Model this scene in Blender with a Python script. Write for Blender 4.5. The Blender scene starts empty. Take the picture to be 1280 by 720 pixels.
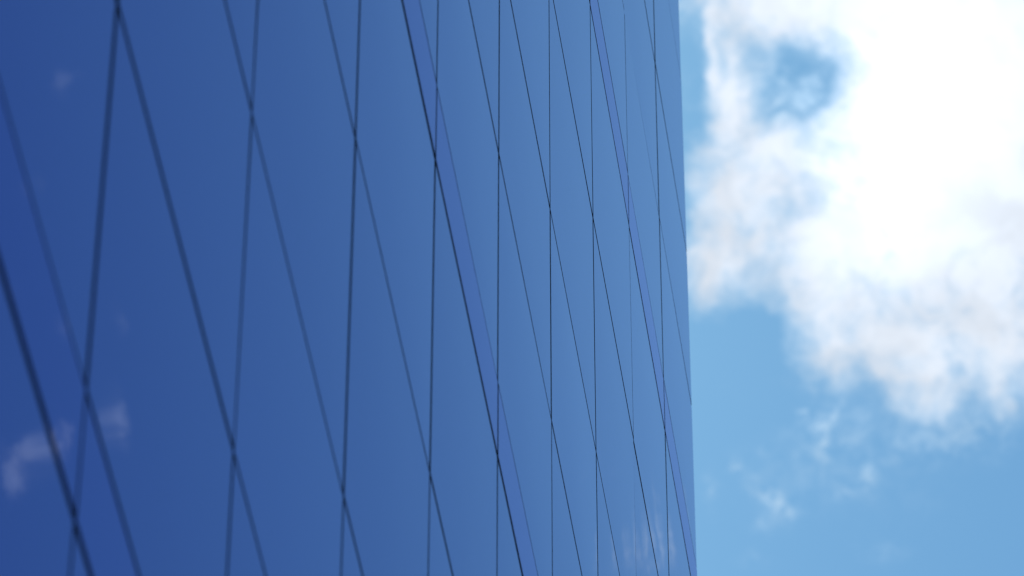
import bpy, bmesh, math, random
from mathutils import Vector, Matrix

random.seed(7)
S = bpy.context.scene
COL = S.collection

# ------------------------------------------------------------------ measures
W = 1.125                                   # width of one glass pane (joint to joint)
BAND, H1, H2, H3, H4 = 0.2858, 0.926, 0.9298, 1.1207, 1.1156   # one storey, bottom to top
STOREY = BAND + H1 + H2 + H3 + H4
CAM_Z = 1.65
ZF = CAM_Z + 9.9743                         # underside of the lower narrow band in view
CORNER_X = 9 * W                            # the far vertical corner of the tower
CAM = Vector((-5.8724, -1.5274, CAM_Z))
RIGHT = Vector((0.14080426, -0.99003675, 0.00118248))
DOWN = Vector((0.70502537, 0.09943092, -0.70217712))
FWD = Vector((0.69506358, 0.09970321, 0.71200133))
FPX = 6612.86                               # focal length in units of 1/1280 of the picture width

SUN_AZ = math.radians(24)                   # measured from +X towards +Y (behind the tower)
SUN_EL = math.radians(50)


# ------------------------------------------------------------------ materials
def new_mat(name):
    m = bpy.data.materials.new(name)
    m.use_nodes = True
    nt = m.node_tree
    nt.nodes.clear()
    out = nt.nodes.new('ShaderNodeOutputMaterial')
    return m, nt, out


def glass(name, iors, tint, body, wave):
    """coated facade glass: a dark blue body under a thin-film coat whose mirror effect differs a
    little between red, green and blue (one Fresnel curve each); the sheet is slightly uneven"""
    m, nt, out = new_mat(name)
    N, L = nt.nodes.new, nt.links.new
    comb, inv = N('ShaderNodeCombineColor'), N('ShaderNodeCombineColor')
    for k in range(3):
        fr = N('ShaderNodeFresnel'); fr.inputs['IOR'].default_value = iors[k]
        mu = N('ShaderNodeMath'); mu.operation = 'MULTIPLY'; mu.inputs[1].default_value = tint[k]
        L(fr.outputs['Fac'], mu.inputs[0])
        L(mu.outputs[0], comb.inputs[k])
        iv = N('ShaderNodeMath'); iv.operation = 'MULTIPLY_ADD'
        iv.inputs[1].default_value = -body[k]; iv.inputs[2].default_value = body[k]
        L(fr.outputs['Fac'], iv.inputs[0]); L(iv.outputs[0], inv.inputs[k])
    gl = N('ShaderNodeBsdfGlossy'); df = N('ShaderNodeBsdfDiffuse')
    # no two panes come from quite the same coating batch
    oi = N('ShaderNodeObjectInfo'); br = N('ShaderNodeMapRange')
    br.inputs['To Min'].default_value = 0.965; br.inputs['To Max'].default_value = 1.0
    sv = N('ShaderNodeVectorMath'); sv.operation = 'SCALE'
    L(oi.outputs['Random'], br.inputs['Value'])
    L(comb.outputs[0], sv.inputs[0]); L(br.outputs['Result'], sv.inputs['Scale'])
    L(sv.outputs[0], gl.inputs['Color']); L(inv.outputs[0], df.inputs['Color'])
    ad = N('ShaderNodeAddShader')
    tc = N('ShaderNodeTexCoord')
    no = N('ShaderNodeTexNoise'); no.inputs['Scale'].default_value = 1.6
    no.inputs['Detail'].default_value = 1.0
    bp = N('ShaderNodeBump'); bp.inputs['Strength'].default_value = 1.0
    bp.inputs['Distance'].default_value = wave
    L(tc.outputs['Object'], no.inputs['Vector'])
    L(no.outputs['Fac'], bp.inputs['Height'])
    L(bp.outputs['Normal'], gl.inputs['Normal'])
    # faint film of dust: the roughness wanders a little
    dn = N('ShaderNodeTexNoise'); dn.inputs['Scale'].default_value = 5.0
    dn.inputs['Detail'].default_value = 6.0
    mr = N('ShaderNodeMapRange')
    mr.inputs['To Min'].default_value = 0.004; mr.inputs['To Max'].default_value = 0.02
    L(tc.outputs['Object'], dn.inputs['Vector'])
    L(dn.outputs['Fac'], mr.inputs['Value'])
    L(mr.outputs['Result'], gl.inputs['Roughness'])
    L(df.outputs['BSDF'], ad.inputs[0]); L(gl.outputs['BSDF'], ad.inputs[1])
    L(ad.outputs['Shader'], out.inputs['Surface'])
    return m


def matte(name, col, rough=0.7, noise=0.25, scale=8.0):
    m, nt, out = new_mat(name)
    N, L = nt.nodes.new, nt.links.new
    b = N('ShaderNodeBsdfPrincipled')
    b.inputs['Roughness'].default_value = rough
    b.inputs['Specular IOR Level'].default_value = 0.2
    tc = N('ShaderNodeTexCoord')
    no = N('ShaderNodeTexNoise'); no.inputs['Scale'].default_value = scale
    no.inputs['Detail'].default_value = 6.0
    mx = N('ShaderNodeMix'); mx.data_type = 'RGBA'
    mx.inputs['A'].default_value = (*[c * (1 - noise) for c in col], 1)
    mx.inputs['B'].default_value = (*[c * (1 + noise) for c in col], 1)
    L(tc.outputs['Object'], no.inputs['Vector'])
    L(no.outputs['Fac'], mx.inputs['Factor'])
    L(mx.outputs['Result'], b.inputs['Base Color'])
    L(b.outputs['BSDF'], out.inputs['Surface'])
    return m


M_GLASS = glass('vision_glass', (1.21, 1.218, 1.66), (1.0, 1.0, 1.0), (0.014, 0.024, 0.34), 0.0006)
M_BAND = glass('band_glass', (1.215, 1.285, 1.66), (0.94, 0.85, 1.0), (0.014, 0.022, 0.35), 0.0006)
M_SEAL = matte('dark_joint_seal', (0.006, 0.008, 0.014), 0.8)
M_CORE = matte('dark_backing', (0.010, 0.012, 0.018), 0.8)
M_ROOF = matte('roof_gravel', (0.25, 0.25, 0.24), 0.9)
M_GROUND = matte('grey_paving', (0.24, 0.235, 0.225), 0.85, 0.2, 0.9)


# ------------------------------------------------------------------ geometry helpers
def obj(name, bm, mats, parent=None):
    me = bpy.data.meshes.new(name)
    bm.normal_update()
    bm.to_mesh(me); bm.free()
    for m in mats:
        me.materials.append(m)
    o = bpy.data.objects.new(name, me)
    COL.objects.link(o)
    if parent is not None:
        o.parent = parent
    return o


def add_box(bm, x0, x1, y0, y1, z0, z1, mi=0):
    v = [bm.verts.new((x, y, z)) for x in (x0, x1) for y in (y0, y1) for z in (z0, z1)]
    for q in ((0, 1, 3, 2), (4, 6, 7, 5), (0, 4, 5, 1), (2, 3, 7, 6), (0, 2, 6, 4), (1, 5, 7, 3)):
        f = bm.faces.new([v[i] for i in q]); f.material_index = mi


def add_pane(bm, w, h, x0, z0, front, bow, tx, tz, nx, nz, to_world=None):
    """A sheet of glass 26 mm thick lying in y = front .. 0.028, its face a little bowed and
    out of true, its four edges sealed in dark rubber (material slot 1)."""
    grid = []
    for i in range(nx + 1):
        row = []
        for j in range(nz + 1):
            u, v = i / nx, j / nz
            y = front - bow * (16 * u * (1 - u) * v * (1 - v)) + tx * (u - .5) * w + tz * (v - .5) * h
            p = Vector((x0 + u * w, y, z0 + v * h))
            row.append(bm.verts.new(to_world(p) if to_world else p))
        grid.append(row)
    for i in range(nx):
        for j in range(nz):
            f = bm.faces.new((grid[i][j], grid[i + 1][j], grid[i + 1][j + 1], grid[i][j + 1]))
            f.smooth = True
    loop = ([(i, 0) for i in range(nx)] + [(nx, j) for j in range(nz)] +
            [(i, nz) for i in range(nx, 0, -1)] + [(0, j) for j in range(nz, 0, -1)])
    rim, back = [], []                      # the rim has vertices of its own, so the edge stays crisp
    for i, j in loop:
        p = Vector((x0 + i / nx * w, 0.028, z0 + j / nz * h))
        rim.append(bm.verts.new(grid[i][j].co))
        back.append(bm.verts.new(to_world(p) if to_world else p))
    n = len(loop)
    for k in range(n):
        f = bm.faces.new((rim[(k + 1) % n], rim[k], back[k], back[(k + 1) % n]))
        f.material_index = 1


def project(p):
    d = p - CAM
    c = d.dot(FWD)
    if c < .1:
        return None
    return 640 + FPX * d.dot(RIGHT) / c, 360 + FPX * d.dot(DOWN) / c


def in_picture(x0, x1, z0, z1):
    for i in range(33):
        for j in range(33):
            q = project(Vector((x0 + (x1 - x0) * i / 32, 0, z0 + (z1 - z0) * j / 32)))
            if q and 0 <= q[0] <= 1280 and 0 <= q[1] <= 720:
                return True
    return False


# ------------------------------------------------------------------ ground
bm = bmesh.new()
v = [bm.verts.new(p) for p in ((-3000, -3000, 0), (3000, -3000, 0), (3000, 3000, 0), (-3000, 3000, 0))]
bm.faces.new(v)
ground = obj('ground', bm, [M_GROUND])
ground['kind'] = 'structure'

# ------------------------------------------------------------------ the tower
tower = bpy.data.objects.new('glass_tower', None)
tower.location = (0, 0, 0)
COL.objects.link(tower)
tower['label'] = 'tall blue mirrored glass office tower with thin dark joints rising beside the clouds'
tower['category'] = 'building'

COL_MIN, COL_MAX = -14, 8                   # pane columns, near end to far corner
X0 = COL_MIN * W
DEPTH_N = 14                                # panes round the corner
# joints, bottom to top: (height of the joint's centre, joint width)
rows = []                                   # (z_low, z_high, gap_low, gap_high, is_band)
kmin = -3
z = ZF + kmin * STOREY
top_storey = 5
for k in range(kmin, top_storey):
    zz = ZF + k * STOREY
    seq = [(BAND, True), (H1, False), (H2, False), (H3, False), (H4, False)]
    for q, (hh, is_band) in enumerate(seq):
        gl = 0.0225 if q == 0 else (0.016 if q == 1 else 0.018)
        gh = 0.0225 if q == 4 else (0.016 if q == 0 else 0.018)
        if zz + hh > 0.3:
            rows.append((max(zz, 0.15), zz + hh, gl, gh, is_band))
        zz += hh
TOP = rows[-1][1]
GAP = 0.018

# solid body behind the glass, with the roof a part of its own
bm = bmesh.new()
add_box(bm, X0, CORNER_X - 0.030, 0.030, DEPTH_N * W, 0.0, TOP - 0.02)
obj('building_core', bm, [M_CORE], tower)
bm = bmesh.new()
add_box(bm, X0 - 0.02, CORNER_X - 0.032, 0.034, DEPTH_N * W + 0.02, TOP - 0.018, TOP + 0.12)
obj('roof', bm, [M_ROOF], tower)

rest = bmesh.new()
seen = 0
for c in range(COL_MIN, COL_MAX + 1):
    for (za, zb, ga, gb, is_band) in rows:
        xa, xb = c * W, (c + 1) * W
        x0, x1 = xa + GAP / 2, xb - (GAP / 2 if c < COL_MAX else 0.0)
        z0, z1 = za + ga / 2, zb - gb / 2
        front = random.gauss(0, 0.00048) + (-0.0007 if is_band else 0)   # the narrow bands stand a hair proud
        bow = random.uniform(0.0002, 0.0007) * (0.15 if is_band else 1)
        tx, tz = random.gauss(0, 0.0005), random.gauss(0, 0.0005)
        vis = in_picture(x0, x1, z0, z1)
        if vis:
            b = bmesh.new()
            add_pane(b, x1 - x0, z1 - z0, 0, 0, front, bow, tx, tz, 10, 2 if is_band else 8)
            o = obj('spandrel_panel' if is_band else 'glass_pane', b,
                    [M_BAND if is_band else M_GLASS, M_SEAL], tower)
            o.location = (x0, 0, z0)
            seen += 1
        else:
            nf = len(rest.faces)
            add_pane(rest, x1 - x0, z1 - z0, x0, z0, front, bow, tx, tz, 4, 1 if is_band else 4)
            if is_band:
                rest.faces.ensure_lookup_table()
                for f in rest.faces[nf:]:
                    if f.material_index == 0:
                        f.material_index = 2
# the side of the tower round the corner (faces away from the picture)
turn = lambda p: Vector((CORNER_X - p.y, p.x, p.z))
for c in range(DEPTH_N):
    for (za, zb, ga, gb, is_band) in rows:
        xa = c * W + (GAP / 2 if c else 0.031)
        nf = len(rest.faces)
        add_pane(rest, (c + 1) * W - GAP / 2 - xa, zb - gb / 2 - za - ga / 2, xa, za + ga / 2,
                 0.001, 0.0004, 0, 0, 2, 2, turn)
        if is_band:
            rest.faces.ensure_lookup_table()
            for f in rest.faces[nf:]:
                if f.material_index == 0:
                    f.material_index = 2
r = obj('curtain_wall', rest, [M_GLASS, M_SEAL, M_BAND], tower)
r['kind'] = 'stuff'
print('panes in the picture:', seen)

# ------------------------------------------------------------------ sky with clouds
world = bpy.data.worlds.new('World')
S.world = world
world.use_nodes = True
nt = world.node_tree
nt.nodes.clear()
NN, LL = nt.nodes.new, nt.links.new


def sock(x, inp):
    if hasattr(x, 'is_output'):
        LL(x, inp)
    else:
        inp.default_value = x


def M(op, a, b=None, c=None, clamp=False):
    n = NN('ShaderNodeMath'); n.operation = op; n.use_clamp = clamp
    sock(a, n.inputs[0])
    if b is not None: sock(b, n.inputs[1])
    if c is not None: sock(c, n.inputs[2])
    return n.outputs[0]


def VM(op, a, b=None, out=0):
    n = NN('ShaderNodeVectorMath'); n.operation = op
    sock(a, n.inputs[0])
    if b is not None: sock(b, n.inputs[1])
    return n.outputs['Value'] if out == 'v' else n.outputs[0]


def smooth(x, lo, hi, to0=0.0, to1=1.0):
    n = NN('ShaderNodeMapRange'); n.interpolation_type = 'SMOOTHSTEP'
    sock(x, n.inputs['Value'])
    n.inputs['From Min'].default_value = lo; n.inputs['From Max'].default_value = hi
    n.inputs['To Min'].default_value = to0; n.inputs['To Max'].default_value = to1
    return n.outputs['Result']


def noise(vec, scale, detail, rough=0.5, lac=2.0, color=False):
    n = NN('ShaderNodeTexNoise')
    LL(vec, n.inputs['Vector'])
    n.inputs['Scale'].default_value = scale
    n.inputs['Detail'].default_value = detail
    n.inputs['Roughness'].default_value = rough
    n.inputs['Lacunarity'].default_value = lac
    return n.outputs['Color'] if color else n.outputs['Fac']


sky = NN('ShaderNodeTexSky')
sky.sky_type = 'NISHITA'
sky.sun_disc = False
sky.sun_elevation = SUN_EL
sky.sun_rotation = math.pi / 2 - SUN_AZ
sky.altitude = 50
sky.air_density = 1.0
sky.dust_density = 0.5
sky.ozone_density = 1.0
tint = NN('ShaderNodeMix'); tint.data_type = 'RGBA'; tint.blend_type = 'MULTIPLY'
tint.inputs['Factor'].default_value = 1.0
tint.inputs['B'].default_value = (0.436, 0.86, 1.075, 1)
LL(sky.outputs['Color'], tint.inputs['A'])
bg_sky = NN('ShaderNodeBackground')
bg_sky.inputs['Strength'].default_value = 0.105
LL(tint.outputs['Result'], bg_sky.inputs['Color'])

# compass of the cloud field: degrees-like coordinates around a fixed heading in the sky
tc = NN('ShaderNodeTexCoord')
d = tc.outputs['Generated']
cx = VM('DOT_PRODUCT', d, tuple(RIGHT), 'v')
cy = VM('DOT_PRODUCT', d, tuple(DOWN), 'v')
cz = VM('DOT_PRODUCT', d, tuple(FWD), 'v')
czs = M('MAXIMUM', cz, 0.05)
xy = NN('ShaderNodeCombineXYZ')
LL(M('MULTIPLY_ADD', M('DIVIDE', cx, czs), 66.1286, 6.4), xy.inputs[0])   # units of 0.87 degrees
LL(M('MULTIPLY_ADD', M('DIVIDE', cy, czs), 66.1286, 3.6), xy.inputs[1])
P = xy.outputs[0]
# turbulence bends the cloud outlines
wob = VM('SUBTRACT', noise(P, 0.9, 7.0, 0.60, color=True), (0.5, 0.5, 0.5))
sc = NN('ShaderNodeVectorMath'); sc.operation = 'SCALE'
LL(wob, sc.inputs[0]); sc.inputs['Scale'].default_value = 0.85
PW = VM('ADD', P, sc.outputs[0])


def field(blobs, at):
    tot = None
    for (x, y, sx, sy, w) in blobs:
        q = VM('MULTIPLY', VM('SUBTRACT', at, (x / 100, y / 100, 0)), (100 / sx, 100 / sy, 0))
        e = M('POWER', math.e, M('MULTIPLY', VM('DOT_PRODUCT', q, q, 'v'), -1.0))
        tot = M('MULTIPLY', e, w) if tot is None else M('MULTIPLY_ADD', e, w, tot)
    return tot


MASS = [  # x, y, half widths, weight
    (1200, 60, 160, 200, 0.95), (1140, 240, 130, 140, 0.60), (1330, 100, 150, 260, 0.6), (1240, 330, 130, 130, 0.42),
    (1060, 370, 90, 80, 0.42), (1125, 452, 100, 58, 0.58), (1280, 450, 80, 60, 0.42), (990, 300, 90, 70, 0.46),
    (893, 342, 44, 50, 0.85), (880, 250, 45, 60, 0.42), (940, 240, 60, 45, 0.36), (950, 5, 110, 45, 0.72),
    (918, 130, 32, 95, 0.72), (955, 185, 50, 28, 0.32), (1000, 205, 80, 36, 0.45), (1190, -150, 300, 150, 0.9), (888, 70, 11, 45, 0.5),
    (1008, 112, 36, 34, -0.38), (978, 85, 18, 20, -0.10), (878, 42, 10, 34, -0.22), (866, 215, 14, 30, 0.2), (858, 140, 15, 50, -0.32), (950, 408, 36, 40, -0.45),
    (925, 185, 22, 22, -0.25), (880, 440, 70, 35, -0.4), (1130, 600, 220, 50, -0.2), (1130, 495, 60, 40, 0.25), (1040, 430, 40, 40, 0.25),
]
WISPS = [
    (1000, 514, 11, 6, 0.6), (1013, 524, 12, 7, 0.65), (1028, 535, 11, 8, 0.5), (1045, 522, 9, 16, 0.45), (1031, 562, 8, 22, 0.5),
    (922, 588, 11, 10, 0.5), (942, 602, 14, 9, 0.5), (960, 616, 15, 10, 0.6), (976, 628, 14, 10, 0.75), (990, 640, 13, 9, 0.65),
    (1092, 588, 10, 20, 0.32), (1078, 606, 22, 14, 0.30), (1055, 618, 16, 8, 0.25), (1105, 690, 40, 18, 0.25), (886, 615, 10, 25, 0.4),
    (1190, 520, 36, 25, 0.4), (1250, 510, 35, 30, 0.4), (1100, 508, 40, 25, 0.4), (1020, 595, 110, 55, 0.28), (960, 655, 30, 18, 0.3),
    (960, 568, 14, 8, 0.4), (1210, 545, 80, 34, 0.34), (1140, 560, 60, 26, 0.24), (940, 700, 24, 14, 0.3), (1040, 545, 60, 35, 0.30), (1150, 640, 60, 40, 0.12),
]
MIRROR = [  # wisps that stand to the right of the picture and show only in the glass
    (2658, 338, 24, 30, 0.56), (2630, 312, 32, 24, 0.56), (2600, 300, 26, 20, 0.46), (2522, 292, 10, 36, 0.75), (2534, 312, 12, 16, 0.35),
    (2474, -150, 26, 9, 0.30), (2490, -140, 12, 16, 0.26), (2564, 160, 14, 22, 0.28), (2498, 160, 12, 26, 0.32), (2569, -26, 18, 16, 0.20), (2640, 100, 20, 30, 0.15),
    (1872, 598, 50, 24, 0.42), (1838, 552, 8, 50, 0.62), (1868, 565, 7, 40, 0.52), (1898, 572, 7, 28, 0.45), (1915, 485, 16, 12, 0.2),
]
sw = NN('ShaderNodeVectorMath'); sw.operation = 'SCALE'
LL(wob, sw.inputs[0]); sw.inputs['Scale'].default_value = 0.35
fine = VM('SUBTRACT', noise(P, 5.0, 6.0, 0.6, color=True), (0.5, 0.5, 0.5))
sf = NN('ShaderNodeVectorMath'); sf.operation = 'SCALE'
LL(fine, sf.inputs[0]); sf.inputs['Scale'].default_value = 0.25
PS = VM('ADD', VM('ADD', P, sw.outputs[0]), sf.outputs[0])     # frayed, for the small wisps
base = field(MASS, PW)
n1 = noise(PW, 1.15, 10.0, 0.62)
n2 = noise(PW, 3.0, 8.0, 0.64)
n3 = noise(PW, 0.9, 7.0, 0.62)
gate = smooth(base, -0.25, 0.30)            # turbulence only where the mass stands
turb = M('ADD', M('MULTIPLY', M('SUBTRACT', n1, 0.5), 1.25), M('MULTIPLY', M('SUBTRACT', n2, 0.5), 0.85))
dens = M('ADD', M('SUBTRACT', base, 0.06), M('MULTIPLY', turb, gate))
# no stray cloud behind the camera
front = smooth(cz, 0.2, 0.6)
cov = M('MULTIPLY', M('MULTIPLY', smooth(dens, -0.14, 0.98), smooth(base, 0.01, 0.16)), front)
ws = field(WISPS + MIRROR, PS)
wd = M('MULTIPLY', ws, smooth(noise(PS, 3.6, 9.0, 0.66), 0.26, 0.70))
cov = M('MAXIMUM', cov, M('MULTIPLY', smooth(wd, 0.02, 0.80, 0.0, 0.66), front))
# ragged translucent skirts round the mass
skirt = field([(930, 190, 130, 260, 1.0), (1230, 480, 170, 70, 0.8), (1000, 110, 90, 90, 0.6), (930, 420, 60, 40, -0.8)], PW)
sk = M('MULTIPLY', smooth(M('ADD', n3, M('MULTIPLY', M('SUBTRACT', n2, 0.5), 0.6)), 0.40, 0.72), smooth(skirt, 0.2, 0.9))
cov = M('MAXIMUM', cov, M('MULTIPLY', M('MULTIPLY', sk, 0.75), front))
# bluish sky glow added, out of view at right, to brighten the far panes
fill_glow = M('MULTIPLY', field([(1750, 360, 300, 900, 0.24)], P), front)

# the core's glow and the folds' soft grey are painted into the cloud's brightness
glow = field([(1150, 90, 160, 180, 1.0), (1100, 270, 90, 100, 0.5)], P)
fold = smooth(noise(PW, 1.4, 6.0, 0.55), 0.32, 0.66, 0.82, 0.96)
bright = M('ADD', fold, M('MULTIPLY', glow, 0.42))
cc = NN('ShaderNodeMix'); cc.data_type = 'RGBA'
LL(smooth(dens, 0.1, 0.9), cc.inputs['Factor'])
cc.inputs['A'].default_value = (0.61, 0.84, 1.06, 1)
cc.inputs['B'].default_value = (0.855, 0.935, 1.05, 1)
bg_cloud = NN('ShaderNodeBackground')
LL(cc.outputs['Result'], bg_cloud.inputs['Color'])
LL(bright, bg_cloud.inputs['Strength'])
mix = NN('ShaderNodeMixShader')
bg_fill_glow = NN('ShaderNodeBackground')
bg_fill_glow.inputs['Color'].default_value = (0.33, 0.70, 1.12, 1)
sky_plus_fill = NN('ShaderNodeMixShader')
LL(fill_glow, sky_plus_fill.inputs['Fac'])
LL(bg_sky.outputs[0], sky_plus_fill.inputs[1]); LL(bg_fill_glow.outputs[0], sky_plus_fill.inputs[2])
LL(cov, mix.inputs['Fac'])
LL(sky_plus_fill.outputs[0], mix.inputs[1]); LL(bg_cloud.outputs[0], mix.inputs[2])
wo = NN('ShaderNodeOutputWorld')
LL(mix.outputs[0], wo.inputs['Surface'])

# ------------------------------------------------------------------ sun
sl = bpy.data.lights.new('sun', 'SUN')
sl.energy = 3.5
sl.angle = math.radians(0.5)
sl.color = (1.0, 0.95, 0.88)
so = bpy.data.objects.new('sun', sl)
COL.objects.link(so)
sdir = Vector((math.cos(SUN_AZ) * math.cos(SUN_EL), math.sin(SUN_AZ) * math.cos(SUN_EL), math.sin(SUN_EL)))
so.rotation_euler = sdir.to_track_quat('Z', 'Y').to_euler()
so.location = (0, -10, 60)

# ------------------------------------------------------------------ camera
cd = bpy.data.cameras.new('camera')
cam = bpy.data.objects.new('camera', cd)
COL.objects.link(cam)
rot = Matrix((RIGHT, -DOWN, -FWD)).transposed()
cam.matrix_world = Matrix.Translation(CAM) @ rot.to_4x4()
cd.sensor_width = 36
cd.lens = 36 * FPX / 1280
cd.clip_end = 10000
cd.dof.use_dof = True
cd.dof.focus_distance = 18.3
cd.dof.aperture_fstop = 6.8
S.camera = cam

S.view_settings.view_transform = 'Standard'
S.view_settings.look = 'None'
S.view_settings.exposure = 0.0
S.view_settings.gamma = 1.0
S.view_settings.use_curve_mapping = False
